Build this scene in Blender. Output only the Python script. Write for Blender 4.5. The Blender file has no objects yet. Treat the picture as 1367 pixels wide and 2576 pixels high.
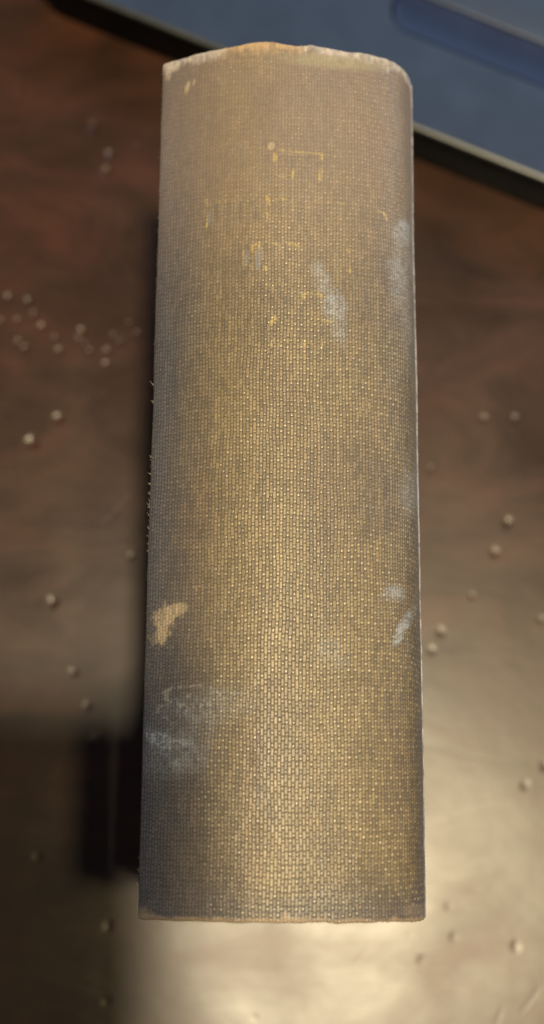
import bpy, math, random
import numpy as np
from mathutils import Matrix, Vector

S = 0.01                       # everything below is written in centimetres
rng = np.random.default_rng(7)
random.seed(7)
scene = bpy.context.scene
C = scene.collection

# ------------------------------------------------------------------ camera
CAM = np.array([-1.348, 1.867, 49.903])
ROT = np.array([[0.99954027, 0.0076729, 0.029332],
                [-0.0142474, 0.97284443, 0.23102106],
                [-0.02676287, -0.23133276, 0.97250651]])   # world -> camera
FPX = 3478.2                                               # focal length in pixels of a 1367 x 2575 picture
cam_data = bpy.data.cameras.new('camera')
cam = bpy.data.objects.new('camera', cam_data)
C.objects.link(cam)
mw = Matrix([list(ROT.T[i]) + [CAM[i] * S] for i in range(3)] + [[0, 0, 0, 1]])
cam.matrix_world = mw
cam_data.sensor_fit = 'VERTICAL'
cam_data.sensor_height = 36
cam_data.lens = FPX / 2575 * 36
cam_data.clip_start = 0.002
cam_data.clip_end = 100
cam_data.dof.use_dof = True
cam_data.dof.focus_distance = 0.352
cam_data.dof.aperture_fstop = 6.6
cam_data.dof.aperture_blades = 0
scene.camera = cam

def at(u, v, z):
    """point in the world (cm) at height z that the photograph shows at u, v"""
    d = ROT.T @ np.array([(u - 683.5) / FPX, (1288 - v) / FPX, -1.0])
    t = (z - CAM[2]) / d[2]
    return CAM + t * d

def px(P):
    q = (P - CAM) @ ROT.T
    return 683.5 + FPX * q[..., 0] / -q[..., 2], 1288 - FPX * q[..., 1] / -q[..., 2]

# ------------------------------------------------------------------ light
world = bpy.data.worlds.new('World')
scene.world = world
world.use_nodes = True
bg = world.node_tree.nodes['Background']
bg.inputs[0].default_value = (0.78, 0.86, 1.0, 1)
bg.inputs[1].default_value = 0.055
scene.view_settings.view_transform = 'Standard'
scene.view_settings.look = 'None'
scene.view_settings.exposure = 0
scene.view_settings.gamma = 1

def lamp(name, loc, target, size, power, color, size_y=None):
    d = bpy.data.lights.new(name, 'AREA')
    d.shape = 'DISK' if size_y is None else 'RECTANGLE'
    d.size = size * S
    if size_y: d.size_y = size_y * S
    d.energy = power
    d.color = color
    o = bpy.data.objects.new(name, d)
    C.objects.link(o)
    o.location = Vector(loc) * S
    o.rotation_euler = (Vector(target) - Vector(loc)).to_track_quat('-Z', 'Y').to_euler()
    return o

WARM = (1.0, 0.83, 0.55)
lamp('ceiling_bulb', (13.5, -10, 200), (0, 5, 0), 13, 38, WARM)
lamp('ceiling_bulb', (38, -5, 200), (0, 5, 0), 14, 8, (1.0, 0.80, 0.42))
lamp('cool_fill_light', (60, 190, 120), (0, 15, 10), 90, 10, (0.55, 0.72, 1.0), 70)  # unseen cool area lamp, added for a bluish reflection at the far end
lamp('cool_fill_light', (-170, 60, 80), (0, 10, 12), 90, 3.5, (0.66, 0.79, 1.0), 70)  # soft cool lamp added on the left to tint the spine edge
lamp('cool_fill_light', (170, 90, 70), (0, 12, 12), 80, 8, (0.60, 0.75, 1.0), 60)  # soft cool lamp added on the right to tint the spine edge

# ------------------------------------------------------------------ helpers
def mesh_np(name, V, F, mat=None, parent=None, smooth=True, kind=None):
    """V in cm, F an (n,4) or (n,3) array"""
    me = bpy.data.meshes.new(name)
    V = np.asarray(V, dtype=np.float32) * S
    F = np.asarray(F, dtype=np.int32)
    k = F.shape[1]
    me.vertices.add(len(V)); me.vertices.foreach_set('co', V.ravel())
    me.loops.add(F.size); me.loops.foreach_set('vertex_index', F.ravel())
    me.polygons.add(len(F)); me.polygons.foreach_set('loop_start', np.arange(0, F.size, k, dtype=np.int32))
    me.polygons.foreach_set('use_smooth', np.full(len(F), smooth))
    me.update(calc_edges=True)
    o = bpy.data.objects.new(name, me)
    C.objects.link(o)
    if mat: me.materials.append(mat)
    if parent: o.parent = parent
    if kind: o['kind'] = kind
    return o

def grid_faces(nu, nv, flip=False):
    i = np.arange(nu - 1)[:, None] * nv + np.arange(nv - 1)[None, :]
    f = np.stack([i, i + nv, i + nv + 1, i + 1], -1).reshape(-1, 4)
    return f[:, ::-1] if flip else f

def color_attr(o, name, col):
    a = o.data.color_attributes.new(name, 'FLOAT_COLOR', 'POINT')
    c = np.ones((len(col), 4), np.float32); c[:, :3] = col
    a.data.foreach_set('color', c.ravel())

def float_attr(o, name, val):
    a = o.data.attributes.new(name, 'FLOAT', 'POINT')
    a.data.foreach_set('value', np.asarray(val, np.float32).ravel())

def noise2(x, y, seed, octaves=3):
    """smooth value noise, -1..1"""
    out = np.zeros(np.broadcast(x, y).shape); amp = 1; tot = 0
    for k in range(octaves):
        r = np.random.default_rng(seed * 31 + k)
        T = r.uniform(-1, 1, (256, 256))
        X = x * 2 ** k + 17.3 * k + 1000; Y = y * 2 ** k + 5.1 * k + 1000
        xi = np.floor(X).astype(int); yi = np.floor(Y).astype(int)
        fx = X - xi; fy = Y - yi
        fx = fx * fx * (3 - 2 * fx); fy = fy * fy * (3 - 2 * fy)
        a = T[xi % 256, yi % 256]; b = T[(xi + 1) % 256, yi % 256]
        c = T[xi % 256, (yi + 1) % 256]; d = T[(xi + 1) % 256, (yi + 1) % 256]
        out += amp * ((a * (1 - fx) + b * fx) * (1 - fy) + (c * (1 - fx) + d * fx) * fy)
        tot += amp; amp *= 0.55
    return out / tot

def sstep(a, b, x):
    t = np.clip((x - a) / (b - a), 0, 1)
    return t * t * (3 - 2 * t)

def material(name):
    m = bpy.data.materials.new(name)
    m.use_nodes = True
    nt = m.node_tree
    return m, nt, nt.nodes['Principled BSDF']

def node(nt, kind, **kw):
    n = nt.nodes.new(kind)
    for k, v in kw.items():
        if k.startswith('_'): setattr(n, k[1:], v)
        else: n.inputs[k.replace('_', ' ')].default_value = v
    return n

def ramp(nt, src, stops):
    r = nt.nodes.new('ShaderNodeValToRGB')
    e = r.color_ramp.elements
    while len(e) < len(stops): e.new(0.5)
    for q, (p, c) in zip(e, stops):
        q.position = p; q.color = (*c, 1) if len(c) == 3 else c
    nt.links.new(src, r.inputs[0])
    return r

def thing(name, label, cat, loc=(0, 0, 0), rz=0):
    o = bpy.data.objects.new(name, None)
    C.objects.link(o)
    o.empty_display_size = 0.02
    o.location = Vector(loc) * S
    o.rotation_euler = (0, 0, rz)
    o['label'] = label; o['category'] = cat
    return o

# ------------------------------------------------------------------ materials
def cloth_material():
    m, nt, b = material('book_cloth')
    col = node(nt, 'ShaderNodeAttribute', _attribute_name='tint')
    rough = node(nt, 'ShaderNodeAttribute', _attribute_name='gloss')
    tc = nt.nodes.new('ShaderNodeTexCoord')
    n = node(nt, 'ShaderNodeTexNoise', Scale=1800.0, Detail=3.0, Roughness=0.6)
    nt.links.new(tc.outputs['Object'], n.inputs['Vector'])
    mp = node(nt, 'ShaderNodeMapRange', To_Min=0.72, To_Max=1.26)
    nt.links.new(n.outputs['Fac'], mp.inputs['Value'])
    mul = nt.nodes.new('ShaderNodeVectorMath'); mul.operation = 'SCALE'
    nt.links.new(col.outputs['Color'], mul.inputs[0]); nt.links.new(mp.outputs[0], mul.inputs['Scale'])
    nt.links.new(mul.outputs[0], b.inputs['Base Color'])
    nt.links.new(rough.outputs['Fac'], b.inputs['Roughness'])
    b.inputs['Specular IOR Level'].default_value = 1.25
    b.inputs['Sheen Weight'].default_value = 0.08
    b.inputs['Sheen Roughness'].default_value = 0.5
    bp = node(nt, 'ShaderNodeBump', Strength=0.35, Distance=0.00006)
    nt.links.new(n.outputs['Fac'], bp.inputs['Height'])
    nt.links.new(bp.outputs[0], b.inputs['Normal'])
    return m

def plain(name, color, rough, metal=0.0, spec=0.5, nscale=400.0, amount=0.15):
    m, nt, b = material(name)
    tc = nt.nodes.new('ShaderNodeTexCoord')
    n = node(nt, 'ShaderNodeTexNoise', Scale=nscale, Detail=4.0)
    nt.links.new(tc.outputs['Object'], n.inputs['Vector'])
    lo = tuple(c * (1 - amount) for c in color); hi = tuple(min(1, c * (1 + amount)) for c in color)
    r = ramp(nt, n.outputs['Fac'], [(0.3, lo), (0.7, hi)])
    nt.links.new(r.outputs[0], b.inputs['Base Color'])
    rr = node(nt, 'ShaderNodeMapRange', To_Min=rough * 0.85, To_Max=min(1, rough * 1.15))
    nt.links.new(n.outputs['Fac'], rr.inputs['Value'])
    nt.links.new(rr.outputs[0], b.inputs['Roughness'])
    b.inputs['Metallic'].default_value = metal
    b.inputs['Specular IOR Level'].default_value = spec
    return m

def wood_material():
    m, nt, b = material('dark_varnished_wood')
    L = nt.links.new
    tc = nt.nodes.new('ShaderNodeTexCoord')
    mp = node(nt, 'ShaderNodeMapping')
    mp.inputs['Rotation'].default_value = (0, 0, math.radians(28))
    mp.inputs['Scale'].default_value = (1.0, 2.0, 1.0)
    L(tc.outputs['Object'], mp.inputs['Vector'])
    n1 = node(nt, 'ShaderNodeTexNoise', Scale=20.0, Detail=7.0, Roughness=0.62, Distortion=0.9)
    L(mp.outputs[0], n1.inputs['Vector'])
    n2 = node(nt, 'ShaderNodeTexNoise', Scale=22.0, Detail=3.0)
    L(tc.outputs['Object'], n2.inputs['Vector'])
    n3 = node(nt, 'ShaderNodeTexNoise', Scale=700.0, Detail=3.0)
    L(mp.outputs[0], n3.inputs['Vector'])
    r = ramp(nt, n1.outputs['Fac'], [(0.30, (0.028, 0.013, 0.006)), (0.5, (0.046, 0.018, 0.008)), (0.70, (0.075, 0.024, 0.011))])
    r2 = ramp(nt, n2.outputs['Fac'], [(0.3, (0.75, 0.76, 0.78)), (0.7, (1.1, 1.05, 1.0))])
    mx = nt.nodes.new('ShaderNodeMix'); mx.data_type = 'RGBA'; mx.blend_type = 'MULTIPLY'; mx.inputs['Factor'].default_value = 1
    L(r.outputs[0], mx.inputs['A']); L(r2.outputs[0], mx.inputs['B'])
    L(mx.outputs['Result'], b.inputs['Base Color'])
    ad = nt.nodes.new('ShaderNodeMath'); ad.operation = 'ADD'
    L(n1.outputs['Fac'], ad.inputs[0]); L(n2.outputs['Fac'], ad.inputs[1])
    rr = node(nt, 'ShaderNodeMapRange', From_Min=0.7, From_Max=1.3, To_Min=0.29, To_Max=0.39)
    L(ad.outputs[0], rr.inputs['Value']); L(rr.outputs[0], b.inputs['Roughness'])
    b.inputs['Specular IOR Level'].default_value = 0.55
    bp = node(nt, 'ShaderNodeBump', Strength=0.2, Distance=0.0003)
    L(n1.outputs['Fac'], bp.inputs['Height'])
    bp2 = node(nt, 'ShaderNodeBump', Strength=0.12, Distance=0.0001)
    L(n3.outputs['Fac'], bp2.inputs['Height']); L(bp.outputs[0], bp2.inputs['Normal'])
    L(bp2.outputs[0], b.inputs['Normal'])
    return m

cloth = cloth_material()
wood = wood_material()
paper = plain('aged_paper', (0.55, 0.46, 0.32), 0.85)
board_cloth = plain('cover_cloth', (0.075, 0.058, 0.045), 0.75, nscale=900, amount=0.35)
shell_metal = plain('blue_grey_shell', (0.030, 0.050, 0.098), 0.45, metal=0.2, nscale=60, amount=0.08)
rim_metal = plain('bright_edge_strip', (0.070, 0.074, 0.072), 0.38, metal=0.6, nscale=200, amount=0.1)
pad_plastic = plain('touchpad_plastic', (0.034, 0.056, 0.11), 0.42, metal=0.1, nscale=60, amount=0.08)
button_plastic = plain('button_plastic', (0.005, 0.016, 0.062), 0.42, nscale=60, amount=0.1)
black_plastic = plain('black_plastic', (0.003, 0.003, 0.004), 0.6, spec=0.12)
groove_dark = plain('groove_shadow_gap', (0.012, 0.018, 0.035), 0.6)

# ------------------------------------------------------------------ desk
DENTS = [  # u, v in the photograph, radius cm, depth cm, stretch, angle
 (20,748,.20,.05),(70,758,.20,.05),(85,792,.20,.05),(105,822,.2,.05),(2,808,.16,.05),(45,806,.16,.04),(46,862,.17,.05),(62,876,.19,.05),
 (140,852,.17,.04),(150,882,.2,.05),(205,832,.2,.05),(200,852,.18,.05),(226,884,.17,.04),(268,885,.17,.04),(266,916,.18,.05),
 (215,868,.15,.05),(285,845,.16,.04),(325,815,.15,.03),(345,840,.15,.03),(300,860,.14,.03),
 (235,320,.28,.05),(275,388,.2,.05),(266,430,.22,.05),(398,250,.2,.05),(8,255,.18,.04),(48,232,.16,.04),(345,368,.16,.03),(270,292,.16,.03),
 (70,180,.14,.03),(150,30,.15,.04),
 (148,1052,.24,.06),(80,1115,.28,.06),(132,1515,.24,.04),(185,1690,.16,.04),(218,1775,.18,.05),(243,1858,.22,.08),(232,1968,.17,.06),
 (95,2155,.2,.05),(272,2328,.24,.09),(268,2520,.20,.08),(330,1400,.16,.03),
 (1215,1053,.18,.05),(1290,1055,.2,.05),(1275,1315,.22,.06),(1242,1390,.2,.05),(1108,1590,.20,.07),(1085,1636,.17,.06),
 (1370,1928,.22,.08),(1320,1975,.20,.07),(1128,2280,.17,.06),(1140,2357,.22,.09),(1060,2414,.22,.09),(1296,2380,.24,.09),(1030,2348,.09,.03),
 (1185,1500,.16,.03),(1360,1560,.15,.03),(1080,1180,.14,.03),(640,2560,.12,.03)]
def dense_axis(a, b, step, A, B):
    mid = np.arange(a, b, step)
    lo = a - np.geomspace(step * 2, a - A, 14)[::-1]
    hi = b + np.geomspace(step * 2, B - b, 14)
    return np.concatenate([lo, mid, hi])
xs = dense_axis(-12, 12, .055, -60, 70)
ys = dense_axis(-5, 29, .055, -30, 75)
X, Y = np.meshgrid(xs, ys, indexing='ij')
Z = np.zeros_like(X)
Z += 0.006 * noise2(X / 3.1, Y / 3.1, 3, 2) + 0.0015 * noise2(X / .7, Y / .7, 4, 2)
for k, d in enumerate(DENTS):
    u, v, r, dep = d
    p = at(u, v, 0)
    a = random.uniform(0, math.pi); el = random.uniform(1.0, 1.45)
    m = (abs(X - p[0]) < 1.2) & (abs(Y - p[1]) < 1.2)
    dx, dy = X[m] - p[0], Y[m] - p[1]
    c, s = math.cos(a), math.sin(a)
    q = np.sqrt(((dx * c + dy * s) / (r * el)) ** 2 + ((-dx * s + dy * c) / r) ** 2)
    q *= 1 + .38 * noise2(dx * 4.5 + k * 7, dy * 4.5, 12, 2)
    need = max(.07, math.hypot(u - 900, v - 2420) / FPX / 2)
    dep = r * math.tan(need) / 1.5 * (1.0 + 4 * dep)
    Z[m] += -dep * (1 - sstep(0.0, 1.0, q))
# hairline scratches in the varnish
for (u0, v0, u1, v1) in [(1300,2560,1360,2470),(1240,2600,1262,2520),(880,2440,930,2370),(250,1330,345,1230),(10,1010,40,1280),(236,2030,245,2250)]:
    p, q = at(u0, v0, 0), at(u1, v1, 0)
    d = q - p; Ld = np.hypot(d[0], d[1]); d = d / Ld
    m = (X > min(p[0], q[0]) - .5) & (X < max(p[0], q[0]) + .5) & (Y > min(p[1], q[1]) - .5) & (Y < max(p[1], q[1]) + .5)
    t = (X[m] - p[0]) * d[0] + (Y[m] - p[1]) * d[1]
    w = -(X[m] - p[0]) * d[1] + (Y[m] - p[1]) * d[0] + .05 * np.sin(t * 1.3)
    Z[m] -= .004 * np.exp(-(w / .05) ** 2) * sstep(0, .4, t) * (1 - sstep(Ld - .4, Ld, t))
nx, ny = len(xs), len(ys)
V = np.stack([X, Y, Z], -1).reshape(-1, 3)
F = grid_faces(nx, ny)
# underside and sides so that the board has its thickness
base = len(V)
ring = np.concatenate([np.arange(nx) * ny, (nx - 1) * ny + np.arange(1, ny), (np.arange(nx - 2, -1, -1)) * ny + ny - 1, np.arange(ny - 2, 0, -1)])
low = V[ring].copy(); low[:, 2] = -3.2
nr = len(ring)
V = np.concatenate([V, low, [[5, 22, -3.2]]])
j = np.arange(nr); j2 = (j + 1) % nr
side = np.stack([ring[j], base + j, base + j2, ring[j2]], -1)
desk = mesh_np('desk', V, np.concatenate([F, side]), wood)
desk['label'] = 'dark reddish brown varnished wooden desk top with small dents lying under the book'
desk['category'] = 'desk'

# ------------------------------------------------------------------ book
H, LEN, W2 = 15.0, 23.0, 3.546
book = thing('book', 'thick old cloth bound book standing with its worn brown spine facing up', 'book')

prof = np.array([(-1.0, -.45), (-1.0, -.05), (-.975, .14), (-.80, .52), (-.5, .96), (-.1, 1.22), (.35, 1.06), (.70, .66), (.88, .2), (.965, -.35), (1.0, -1.0), (1.0, -1.35)])
def catmull(P, n):
    t = np.linspace(0, len(P) - 1, n); i = np.clip(t.astype(int), 0, len(P) - 2); f = (t - i)[:, None]
    g = lambda k: P[np.clip(k, 0, len(P) - 1)]
    return 0.5 * (2 * g(i) + (g(i + 1) - g(i - 1)) * f + (2 * g(i - 1) - 5 * g(i) + 4 * g(i + 1) - g(i + 2)) * f ** 2 + (3 * g(i) - g(i - 1) - 3 * g(i + 1) + g(i + 2)) * f ** 3)
pc = catmull(prof, 3000); pc[:, 0] *= W2
for _ in range(60): pc[1:-1] = .25 * pc[:-2] + .5 * pc[1:-1] + .25 * pc[2:]
arc = np.concatenate([[0], np.cumsum(np.hypot(*np.diff(pc, axis=0).T))])
TOT = arc[-1]
PITCH, ROWP = .0865, .30
NU, NV = 700, 1260
su = np.linspace(0, TOT, NU)
cx = np.interp(su, arc, pc[:, 0]); cz = np.interp(su, arc, pc[:, 1])
tx = np.gradient(cx); tz = np.gradient(cz); tl = np.hypot(tx, tz); nxn, nzn = -tz / tl, tx / tl
# along the book: inner turn-in, roll over the end, the length, roll, turn-in
rr_, TURN = .06, .9
path = []
seg = np.linspace(0, TURN, 14)[:-1]
for q in seg[::1]: path.append((rr_ + TURN - q, -2 * rr_, q - TURN - math.pi * rr_))
for a in np.linspace(-math.pi / 2, math.pi / 2, 16)[:-1]: path.append((rr_ - rr_ * math.cos(a), -rr_ + rr_ * math.sin(a), -math.pi / 2 * rr_ + a * rr_))
for q in np.linspace(rr_, LEN - rr_, NV): path.append((q, 0, q - rr_))
for a in np.linspace(math.pi / 2, -math.pi / 2, 16)[1:]: path.append((LEN - rr_ + rr_ * math.cos(a), -rr_ + rr_ * math.sin(a), LEN - 2 * rr_ + (math.pi / 2 - a) * rr_))
for q in seg[1:]: path.append((LEN - rr_ - q, -2 * rr_, LEN - 2 * rr_ + math.pi * rr_ + q))
path = np.array(path)
NVT = len(path)
Sg, Vg = np.meshgrid(su, path[:, 2], indexing='ij')
Yb = np.broadcast_to(path[:, 0], Sg.shape); Nb = np.broadcast_to(path[:, 1], Sg.shape)
# base surface, gently uneven
uneven = .030 * noise2(Sg / 1.6, Vg / 3.0, 21, 3) + .008 * noise2(Sg / .5, Vg / .7, 22, 2)
_b = px(np.stack([cx, np.full_like(cx, LEN / 2), H + cz], -1))[0]
IR = su[int(np.argmax(_b))]
uneven = uneven + (.030 + .008 * noise2(Sg / .5, Vg / .35, 23, 2)) * np.exp(-((Sg - IR + .10) / .055) ** 2)
# frayed cap edges: the ends are not a ruled line
headx = cx
endw = sstep(LEN - 1.0, LEN, Yb); endt = 1 - sstep(0, .6, Yb)
cap = .05 * noise2(Sg / .55, Sg * 0, 30, 3) + .10 * np.exp(-((Sg - 3.35) / .55) ** 2) - .05 * np.exp(-((Sg - 5.6) / .5) ** 2)
tail = .030 * noise2(Sg / .35, Sg * 0 + 9, 31, 3)
Yb = Yb + endw * cap - endt * tail
# ---- weave
drift = .55 * noise2(Sg / 2.2, Vg / 4.0, 40, 3) + .06 * (Sg / PITCH) * 0
scol = Sg / PITCH + .13 * noise2(Sg / .3, Vg / .5, 43, 2) + .35 * noise2(Sg / .8, Vg / 1.2, 42, 2)
col = np.floor(scol).astype(int); fs = scol - col - .5
jit = np.random.default_rng(5).uniform(-.07, .07, 400)
vv = Vg / ROWP + .5 * (col % 2) + drift + jit[col % 400] + 20
row = np.floor(vv).astype(int); t = vv - row
t = np.clip(t + .07 * (np.random.default_rng(11).uniform(-1, 1, (400, 400))[col % 400, row % 400]) * np.sin(math.pi * t), 0, 1)
T1 = np.random.default_rng(8).uniform(0, 1, (400, 400)); T2 = np.random.default_rng(9).uniform(0, 1, (400, 400))
cr = T1[col % 400, row % 400]; cr2 = T2[col % 400, row % 400]
colp = np.clip(1 - (np.abs(fs) / .5) ** 2.0, 0, 1)
bar = sstep(.30, .38, t) * (1 - sstep(.92, .995, t)) * colp
bar *= .74 + .26 * np.cos(fs * 2 * math.pi * 1.9 + 2.6)
dotd = np.sqrt((fs / .43) ** 2 + ((t - .155) / .14) ** 2)
dot = np.clip(1 - dotd ** 2.2, 0, 1)
relief = .62 + .38 * sstep(.9, -.2, np.abs(Sg - TOT * .52) / (TOT * .5)) 
PX, PY = px(np.stack([np.broadcast_to(cx[:, None], Sg.shape), Yb, H + np.broadcast_to(cz[:, None], Sg.shape)], -1))
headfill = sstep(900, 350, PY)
relief = relief * (1 - .40 * headfill)
hgt = relief * (.0095 * bar * (.7 + .6 * cr) + .0120 * dot ** .7 * (.75 + .5 * cr2))
hgt += .0016 * rng.normal(0, 1, hgt.shape)
disp = uneven + hgt
Xf = cx[:, None] + nxn[:, None] * (Nb + disp)
Zf = H + cz[:, None] + nzn[:, None] * (Nb + disp)
roll = (Nb < -.001)
yoff = np.where(roll & (Yb > LEN / 2), hgt, np.where(roll, -hgt, 0)) * 1.0
Yf = Yb + yoff
V = np.stack([Xf, Yf, Zf], -1).reshape(-1, 3)

# ---- colour of the cloth: dye, dirt, wear, marks and painted light and shade, all fixed to the surface
n1 = noise2(Sg / 1.3, Vg / 2.6, 50, 4); n2 = noise2(Sg / .35, Vg / .35, 51, 3); n3 = noise2(Sg / .12, Vg / .12, 52, 2); n4 = noise2(Sg / .9, Vg / 3.2, 53, 4)
def lerp(a, b, w): return a + (b - a) * w[..., None]
def blob(u, v, ru, rv, ang=0, soft=.5, ns=.45, warp=None):
    a = math.radians(ang); c, s = math.cos(a), math.sin(a)
    du, dv = PX - u, PY - v
    q = np.sqrt(((du * c + dv * s) / ru) ** 2 + ((-du * s + dv * c) / rv) ** 2)
    q = q + ns * n2 + ns * .9 * n3 + ns * 1.1 * (cr - .5)
    return 1 - sstep(1 - soft, 1 + soft, q)
tan_ = np.array([.215, .150, .060]); brown = np.array([.110, .070, .036]); grey = np.array([.088, .074, .074]); rust = np.array([.20, .115, .050])
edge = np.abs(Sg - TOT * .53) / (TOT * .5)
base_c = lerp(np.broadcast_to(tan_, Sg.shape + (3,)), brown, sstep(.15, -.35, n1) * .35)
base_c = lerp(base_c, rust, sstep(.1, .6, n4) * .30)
base_c = lerp(base_c, grey, sstep(.48, .92, edge + .18 * n1) * .85)  # grey edges: dirt, plus cool glancing side light put into the colour
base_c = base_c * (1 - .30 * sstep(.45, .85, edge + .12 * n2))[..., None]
base_c = base_c * (1 - .38 * sstep(.50, .9, edge + .12 * n2) * sstep(1100, 1900, PY + 90 * n1))[..., None]  # lower edges darker still: shade of the cloth turning down, painted in
low_left_shade = sstep(700, 480, PX + 70 * n1) * sstep(1350, 1900, PY + 120 * n1)  # lower left darkened in the cloth colour, deepening the phone's shadow
base_c = lerp(base_c, np.array([.085, .062, .044]), low_left_shade * .7)
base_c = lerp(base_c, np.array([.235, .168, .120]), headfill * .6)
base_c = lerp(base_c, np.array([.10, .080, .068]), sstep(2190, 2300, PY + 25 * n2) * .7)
groove = 1 - np.maximum(sstep(.22, .62, bar * (.85 + .3 * cr)), sstep(.12, .5, dot))
fade = 1 - .75 * headfill
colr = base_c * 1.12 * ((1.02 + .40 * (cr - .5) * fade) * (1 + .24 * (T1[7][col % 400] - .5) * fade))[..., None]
hue = (cr2 - .5)[..., None] * np.array([.05, 0, -.08])
colr = colr * (1 + hue)
colr = lerp(colr, base_c * .25, groove * (.86 - .50 * headfill))
dotvis = dot ** .6 * (.22 + .85 * cr2) * (.35 + .65 * sstep(-.35, .3, n1 + .9 * (PX - 720) / 400 * (PX < 760) + .1)) * (1 - .55 * sstep(.6, .95, edge)) * (1 - .5 * low_left_shade)
colr = lerp(colr, np.array([.56, .45, .25]), np.clip(dotvis, 0, 1) * (.72 - .30 * headfill))
# smears of chalky dust, caught mainly by the raised threads
up = .45 + .55 * np.clip(bar + dot, 0, 1)
chalk = np.array([.44, .48, .53]); bluegrey = np.array([.20, .23, .27])
dust = np.zeros_like(PX)
for (u, v, ru, rv, an, st) in [(812,715,18,48,-22,.50),(838,770,26,42,-15,.62),(850,825,16,44,-12,.35),(1012,590,22,38,12,.75),(1008,690,28,85,0,.42),(1022,820,14,90,0,.3),
                               (1030,1235,20,60,0,.30),(992,1492,26,20,0,.55),(1018,1565,12,32,28,.8),(1003,1600,8,20,30,.8),
                               (405,1862,40,20,25,.95),(438,1868,42,12,5,.7),(438,1916,18,12,10,.65),(490,1790,110,50,-12,.26),(440,1885,80,70,0,.30),(560,1745,60,14,5,.25),
                               (660,2000,14,26,10,.14),(830,1640,30,45,-45,.2)]:
    dust = np.maximum(dust, st * blob(u, v, ru, rv, an))
speck = sstep(-.45, .35, n3 + .8 * noise2(Sg / .05, Vg / .05, 60, 2))
colr = lerp(colr, chalk, np.clip(dust * up * (.35 + .65 * speck) * 1.1, 0, 1))
ringm = np.zeros_like(PX)
for (u, v, ru, rv) in [(480,1750,70,26),(430,1790,36,20),(520,1752,50,10)]:
    q = np.sqrt(((PX - u) / ru) ** 2 + ((PY - v) / rv) ** 2) + .25 * n2
    ringm = np.maximum(ringm, np.exp(-((q - 1) / .10) ** 2) * (n3 > -.1))
colr = lerp(colr, np.array([.45, .42, .37]), ringm * .5 * up)
# a patch where the dye is rubbed off
patch = np.maximum.reduce([blob(416,1552,25,30,0,.3,.42), blob(408,1582,22,36,8,.3,.42), blob(446,1533,20,14,0,.35,.42), blob(428,1540,24,18,0,.3,.35)])
colr = lerp(colr, np.array([.40, .30, .17]) * (.75 + .4 * cr)[..., None] * (1 - .45 * groove)[..., None], patch)
for (u, v, ru, rv, an) in [(470,222,5,14,15),(487,208,3,10,15),(424,182,8,26,18),(440,170,8,14,40),(718,2306,4,11,0),(682,368,7,9,20)]:
    colr = lerp(colr, np.array([.52, .40, .24]), blob(u, v, ru, rv, an, .3) * .6)
# gilt left on the threads by the worn lettering
gilt = np.zeros_like(PX)
def stroke(u0, v0, u1, v1, w=3.2, st=1.0):
    global gilt
    d = np.hypot(u1 - u0, v1 - v0) + 1e-6
    tt = np.clip(((PX - u0) * (u1 - u0) + (PY - v0) * (v1 - v0)) / d ** 2, 0, 1)
    q = np.hypot(PX - u0 - tt * (u1 - u0), PY - v0 - tt * (v1 - v0)) + .9 * n3
    gilt = np.maximum(gilt, st * (1 - sstep(w * .7, w * 1.3, q)))
for g in [(692,390,690,402,5.5),(700,378,716,378,3.5,.7),(742,383,812,388,2.6,.85),(809,388,809,400,3.6),(806,428,805,452,5.5),(737,428,734,450,3.6),(700,443,716,446,2.6,.7),(731,378,731,390,3,.6),(748,410,748,416,3,.5),
          (517,503,520,518,4.2,.9),(522,545,520,573,3.0),(545,507,585,505,5,.35),(672,497,674,512,5.2),(668,520,670,536,3.2,.9),(674,540,674,550,3.6),(692,503,712,501,3,.8),(735,500,733,508,3.6,.8),(790,505,792,507,3,.6),(818,508,826,510,3,.7),(855,512,865,514,3,.7),(965,535,974,552,3.4,.9),(945,530,960,532,3,.4),
          (632,618,634,630,4.5),(650,617,656,626,4.2),(613,632,614,676,2.6,.7),(631,668,632,676,4.2),(666,672,668,678,4.2),(636,618,652,612,3,.8),(686,616,704,614,3,.8),(722,613,740,615,3.2,.9),(745,618,750,620,3.6),(745,664,746,678,3,.8),(874,628,876,634,4.2,.8),(879,665,880,684,3.2,.9),
          (755,738,805,741,2.8,.9),(762,742,764,750,4),(800,740,806,744,5),(715,736,740,738,2,.5),
          (680,812,690,802,5.2),(688,798,694,804,4.6),(720,806,724,808,3,.6),(775,808,776,812,3,.6),(812,806,834,810,3,.8),
          (684,850,686,858,3.6),(680,862,682,870,3.6),(702,862,703,870,2.8,.8),(720,856,724,858,3.2,.8),(764,856,766,868,3.4,.9),(776,862,790,866,2.4,.6),(812,866,808,874,3,.8)]:
    stroke(*g)
gilt = np.maximum(gilt, .28 * ((PX > 661) & (PX < 690) & (PY > 709) & (PY < 738)))
gm = 1.2 * gilt * np.clip(.1 + .8 * bar + dot, 0, 1) * (.45 + .7 * sstep(.1, .6, cr2)) * sstep(-.9, -.1, n3 + n2 + .2)
colr = lerp(colr, np.array([.54, .39, .12]), np.clip(gm, 0, 1))
g0 = gilt.copy(); gilt = np.zeros_like(PX)
for g in [(545,510,545,558,5),(575,508,577,560,5),(603,510,603,556,5),(640,505,641,552,5),(560,534,598,534,3),(733,396,733,448,5),(775,395,775,448,4),(705,505,705,552,4),(750,508,751,556,4),(800,512,801,556,4),(870,520,871,562,4),(908,522,909,566,5),(938,525,939,568,5),
          (690,620,691,672,4),(718,622,719,676,4),(775,622,776,676,4),(820,628,821,680,4),(850,630,851,682,4),(740,712,741,738,4),(775,712,776,738,4),(715,808,716,862,4),(755,808,756,862,4),(795,812,796,866,4)]:
    stroke(*g)
colr = lerp(colr, np.array([.085, .070, .055]), gilt * .30 * sstep(-.7, .3, n3 + n2))
gilt = g0
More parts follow.
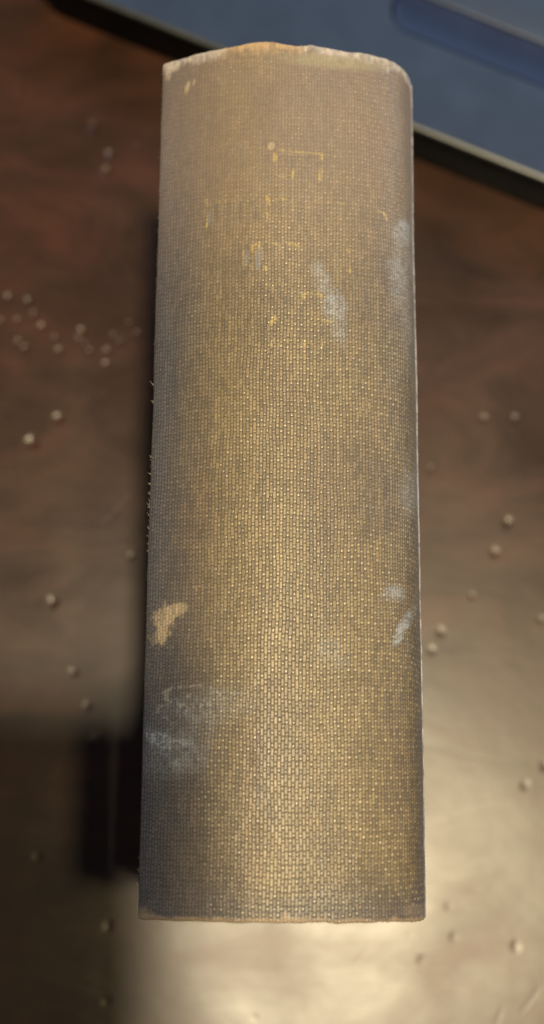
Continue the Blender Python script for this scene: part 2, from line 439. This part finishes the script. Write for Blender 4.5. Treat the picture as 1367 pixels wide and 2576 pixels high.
bl = np.maximum.reduce([blob(526,548,4,16,0,.3,.1), blob(650,650,7,30,4,.3,.1), blob(620,650,4,22,0,.3,.1)])
colr = lerp(colr, np.array([.20, .22, .24]), bl * .55)
# rubbed caps and joints
capw = sstep(LEN - .40, LEN - .06, Yb + .18 * n2 + .10 * n3 + .08 * (cr - .5))
warmcap = sstep(540, 590, PX) * (1 - sstep(740, 790, PX))
capc = lerp(np.broadcast_to(np.array([.56, .48, .41]), Sg.shape + (3,)), np.array([.52, .34, .16]), warmcap)
colr = lerp(colr, capc * (.7 + .5 * cr2)[..., None], capw * .85)
band = blob(850, 158, 125, 16, 5, .5, .2)
colr = lerp(colr, np.array([.36, .31, .17]), band * .55)
tw = 1 - sstep(.04, .13, Yb + .05 * n2 + .05 * (cr - .5) + .03 * n3)
colr = lerp(colr, np.array([.34, .24, .14]), tw * .85)
cornl = blob(352, 2296, 20, 18, 0, .5) ; colr = lerp(colr, np.array([.42, .30, .17]), cornl * .5)
cornr = blob(1040, 2290, 34, 16, 0, .5); colr = lerp(colr, np.array([.40, .29, .20]), cornr * .3)
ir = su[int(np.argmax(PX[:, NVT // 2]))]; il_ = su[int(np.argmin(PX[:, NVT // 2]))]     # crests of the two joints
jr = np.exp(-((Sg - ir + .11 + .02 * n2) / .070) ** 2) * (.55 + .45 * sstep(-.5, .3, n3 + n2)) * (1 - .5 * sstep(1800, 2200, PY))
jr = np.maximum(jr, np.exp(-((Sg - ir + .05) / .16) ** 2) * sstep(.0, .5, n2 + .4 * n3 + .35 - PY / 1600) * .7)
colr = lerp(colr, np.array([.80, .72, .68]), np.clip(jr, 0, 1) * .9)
jl = np.exp(-((Sg - il_ - .03) / .05) ** 2) * sstep(-.3, .4, n3 + n2)
colr = lerp(colr, np.array([.34, .31, .28]), np.clip(jl, 0, 1) * .7)
colr = np.clip(colr * (1 + .10 * n3 + .05 * rng.normal(0, 1, n3.shape))[..., None], .01, .9)
gloss = np.clip(.40 - .04 * dot + .12 * np.clip(bar, 0, 1) + .40 * groove + .12 * dust + .06 * n1 - .12 * np.clip(gm, 0, 1), .25, .9)

spine = mesh_np('spine', V, grid_faces(NU, NVT), cloth, book)
spine['label'] = 'brown woven cloth spine with rubbed gilt fragments and chalky smears'
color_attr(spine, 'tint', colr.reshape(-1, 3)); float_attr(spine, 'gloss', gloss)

def box(name, lo, hi, mat, parent, bevel=.06, rot=None):
    lo, hi = np.array(lo, float), np.array(hi, float)
    me = bpy.data.meshes.new(name)
    import bmesh
    bm = bmesh.new()
    bmesh.ops.create_cube(bm, size=1)
    for v in bm.verts:
        v.co = Vector([(lo[i] + hi[i]) / 2 + v.co[i] * (hi[i] - lo[i]) for i in range(3)])
    bmesh.ops.bevel(bm, geom=bm.edges[:], offset=bevel, segments=3, affect='EDGES', profile=.5)
    for v in bm.verts: v.co *= S
    for f in bm.faces: f.smooth = True
    bm.to_mesh(me); bm.free()
    o = bpy.data.objects.new(name, me); C.objects.link(o); me.materials.append(mat); o.parent = parent
    try: me.set_sharp_from_angle(angle=math.radians(40))
    except Exception: pass
    return o
box('back_cover', (-W2 + .02, 0.03, 0.02), (-W2 + .34, LEN - .03, H - .30), board_cloth, book, .08)
box('front_cover', (W2 - .34, 0.03, 0.02), (W2 - .02, LEN - .03, H - 1.2), board_cloth, book, .08)
# text block: page edges as fine ridges, rounded back under the spine
npg = 180
pxs = np.linspace(-W2 + .38, W2 - .38, npg * 2)
rid = np.where(np.arange(npg * 2) % 2 == 0, 0, -.012)
top = np.interp(pxs, pc[:, 0][50:-50], pc[:, 1][50:-50]) + H - .34
PV = []
for i, x in enumerate(pxs):
    e = rid[i]
    PV += [(x, .32 - e, .35), (x, .32 - e, top[i]), (x, LEN - .32 + e, top[i]), (x, LEN - .32 + e, .35)]
PV = np.array(PV); PF = []
for i in range(npg * 2 - 1):
    a, b = i * 4, i * 4 + 4
    for k in range(4): PF.append((a + k, a + (k + 1) % 4, b + (k + 1) % 4, b + k))
PF += [(3, 2, 1, 0), tuple(len(PV) - 4 + k for k in range(4))]
mesh_np('page_block', PV, PF, paper, book, smooth=False)
# headbands
for yy in (.20, LEN - .20):
    tv, tf = [], []
    hs = np.linspace(200, 2800, 120).astype(int)
    for i, h in enumerate(hs):
        c0 = np.array([pc[h, 0] * .9, yy, H + pc[h, 1] - .40])
        rad = .09 + .015 * (i % 2)
        for k in range(6):
            a = k * math.pi / 3
            tv.append(c0 + [0, rad * math.cos(a), rad * math.sin(a)])
    for i in range(len(hs) - 1):
        for k in range(6):
            tf.append((i * 6 + k, i * 6 + (k + 1) % 6, i * 6 + 6 + (k + 1) % 6, i * 6 + 6 + k))
    mesh_np('headband', tv, tf, paper, book)

# frayed fibres along the joint and the caps
fv, ff = [], []
def fibre(p, d, ln, r):
    p = np.array(p, float); d = np.array(d, float); d /= np.linalg.norm(d)
    a = np.cross(d, [0, 0, 1.0]); a /= np.linalg.norm(a) + 1e-9; b = np.cross(d, a)
    bend = np.array([random.uniform(-.4, .4), random.uniform(-.5, .5), random.uniform(-.3, .3)])
    n0 = len(fv)
    for j, q in enumerate((0, .5, 1)):
        c = p + d * ln * q + bend * ln * q * q; rj = r * (1 - .8 * q)
        for k in range(3):
            an = k * 2.094
            fv.append(c + a * rj * math.cos(an) + b * rj * math.sin(an))
    for j in range(2):
        for k in range(3):
            ff.append((n0 + j * 3 + k, n0 + j * 3 + (k + 1) % 3, n0 + j * 3 + 3 + (k + 1) % 3, n0 + j * 3 + 3 + k))
def on_spine(i, y, off=0):
    return (cx[i] + nxn[i] * off, y, H + cz[i] + nzn[i] * off)
il = int(np.argmin(np.abs(su - .42)))
for v in [1155, 1190, 1216, 1242, 1268, 1275, 1300, 1330, 1350, 1370, 1386, 2160, 2190, 2230, 970, 1010]:
    y = at(390, v, H)[1]
    for _ in range(2): fibre(on_spine(il, y + random.uniform(-.04, .04)), (-1, random.uniform(.1, 1.2), .5), random.uniform(.05, .13), .012)
for _ in range(150):
    y = random.uniform(.2, LEN - .2)
    i = random.choice([il, il, int(NU * .955)])
    sd = -1 if i == il else 1
    fibre(on_spine(i, y), (sd, random.uniform(-.8, .8), .4), random.uniform(.02, .055), .007)
for _ in range(220):
    i = random.randint(40, NU - 60); 
    if random.random() < .6: fibre(on_spine(i, LEN + float(cap[i, 0]) - .06, -.03), (random.uniform(-.5, .5), 1, random.uniform(0, .8)), random.uniform(.02, .07), .010)
    else: fibre(on_spine(i, -.0, -.06), (random.uniform(-.5, .5), -1, random.uniform(-.2, .6)), random.uniform(.01, .035), .008)
fib = plain('undyed_fibre', (.48, .41, .33), .8)
mesh_np('frayed_threads', np.array(fv), np.array(ff), fib, book, kind='stuff')

# ------------------------------------------------------------------ laptop
ANG = math.atan2(26.13 - 33.36, 10.11 + 7.15)
laptop = thing('laptop', 'blue grey laptop with black underside lying behind the book at the top right', 'laptop', (5.21, 28.21, 0), ANG)
TH = 2.4
def rounded(x0, x1, y0, y1, r, n=10):
    out = []
    for (cx_, cy_, a0) in [(x1 - r, y0 + r, -90), (x1 - r, y1 - r, 0), (x0 + r, y1 - r, 90), (x0 + r, y0 + r, 180)]:
        for k in range(n + 1):
            a = math.radians(a0 + 90 * k / n); out.append((cx_ + r * math.cos(a), cy_ + r * math.sin(a)))
    return out
def loft(name, outline, levels, mat, parent, cap_top=True, cap_bottom=True):
    """outline inset by d at height z for each (d, z) level"""
    P = np.array(outline); n = len(P)
    e = np.roll(P, -1, 0) - np.roll(P, 1, 0); e /= np.linalg.norm(e, axis=1)[:, None]
    inn = np.stack([-e[:, 1], e[:, 0]], -1)
    verts, faces = [], []
    for d, z in levels:
        for p, q in zip(P, inn): verts.append((p[0] + q[0] * d, p[1] + q[1] * d, z))
    for l in range(len(levels) - 1):
        for k in range(n):
            faces.append((l * n + k, l * n + (k + 1) % n, (l + 1) * n + (k + 1) % n, (l + 1) * n + k))
    if cap_top: faces.append(tuple((len(levels) - 1) * n + k for k in range(n)))
    if cap_bottom: faces.append(tuple(reversed(range(n))))
    me = bpy.data.meshes.new(name)
    me.from_pydata([Vector(v) * S for v in verts], [], faces); me.update()
    for f in me.polygons: f.use_smooth = True
    try: me.set_sharp_from_angle(angle=math.radians(50))
    except Exception: pass
    o = bpy.data.objects.new(name, me); C.objects.link(o); me.materials.append(mat); o.parent = parent
    return o
OUT = rounded(-16.5, 17.5, 0, 24, 1.6)
loft('bottom_shell', OUT, [(.25, .03), (.12, .15), (.10, TH - .12)], black_plastic, laptop)
loft('edge_strip', OUT, [(.06, TH - .12), (0, TH - .11), (0, TH - .08), (.03, TH - .05), (.09, TH - .015), (.20, TH)], rim_metal, laptop, cap_top=False, cap_bottom=False)
# top shell with a rounded opening for the touchpad
PADO = rounded(-2.75, 9.5, 3.63, 12.0, 1.1)
import bmesh
def ring_plate(name, outer, inner, z, zin, mat, parent):
    bm = bmesh.new()
    vo = [bm.verts.new((p[0] * S, p[1] * S, z * S)) for p in outer]
    vi = [bm.verts.new((p[0] * S, p[1] * S, z * S)) for p in inner]
    eo = [bm.edges.new((vo[k], vo[(k + 1) % len(vo)])) for k in range(len(vo))]
    ei = [bm.edges.new((vi[k], vi[(k + 1) % len(vi)])) for k in range(len(vi))]
    bmesh.ops.triangle_fill(bm, use_beauty=True, use_dissolve=False, edges=eo + ei)
    vd = [bm.verts.new((p[0] * S, p[1] * S, zin * S)) for p in inner]
    for k in range(len(vi)):
        k2 = (k + 1) % len(vi)
        bm.faces.new((vi[k], vi[k2], vd[k2], vd[k]))
    bmesh.ops.recalc_face_normals(bm, faces=bm.faces[:])
    me = bpy.data.meshes.new(name); bm.to_mesh(me); bm.free()
    o = bpy.data.objects.new(name, me); C.objects.link(o); me.materials.append(mat); o.parent = parent
    return o
P = np.array(OUT); e = np.roll(P, -1, 0) - np.roll(P, 1, 0); e /= np.linalg.norm(e, axis=1)[:, None]
OUTI = P + np.stack([-e[:, 1], e[:, 0]], -1) * .2
ring_plate('palm_rest', OUTI.tolist(), PADO, TH, TH - .25, shell_metal, laptop)
loft('touchpad_well', rounded(-2.74, 9.49, 3.64, 11.99, 1.1), [(0, TH - .3), (0, TH - .2)], groove_dark, laptop)
# the button bar: a dished strip between y 3.7 and 5.4
bx = np.linspace(-2.66, 9.4, 60); byy = np.linspace(3.72, 5.36, 24)
BX, BY = np.meshgrid(bx, byy, indexing='ij')
tt = (BY - 3.72) / 1.64
BZ = TH - .05 - .045 * np.sin(math.pi * tt) + .10 * sstep(0, 1, tt) * 0
rad = .95
lx = sstep(0, 1, np.clip((BX + 2.66) / rad, 0, 1))
# round off the left end
for i in range(len(bx)):
    if bx[i] < -2.66 + rad:
        q = rad - (bx[i] + 2.66); cut = rad - math.sqrt(max(0, rad * rad - q * q))
        BY[i] = 3.72 + cut + tt[i] * (1.64 - cut)
mesh_np('touchpad_buttons', np.stack([BX, BY, BZ], -1).reshape(-1, 3), grid_faces(60, 24), button_plastic, laptop)
loft('touchpad', rounded(-2.2, 9.3, 5.46, 11.8, .35), [(0, TH - .2), (0, TH - .06), (.06, TH - .035)], pad_plastic, laptop)

# ------------------------------------------------------------------ phone that takes the picture (its shadow falls on desk and book)
phone = thing('smartphone', 'black smartphone held above the book, taking the picture', 'smartphone')
ph = box('phone_body', (-5.6, -14.6, 0.25), (2.0, 1.2, 1.1), black_plastic, phone, .2)
phone.matrix_world = Matrix([list(ROT.T[i]) + [CAM[i] * S] for i in range(3)] + [[0, 0, 0, 1]])
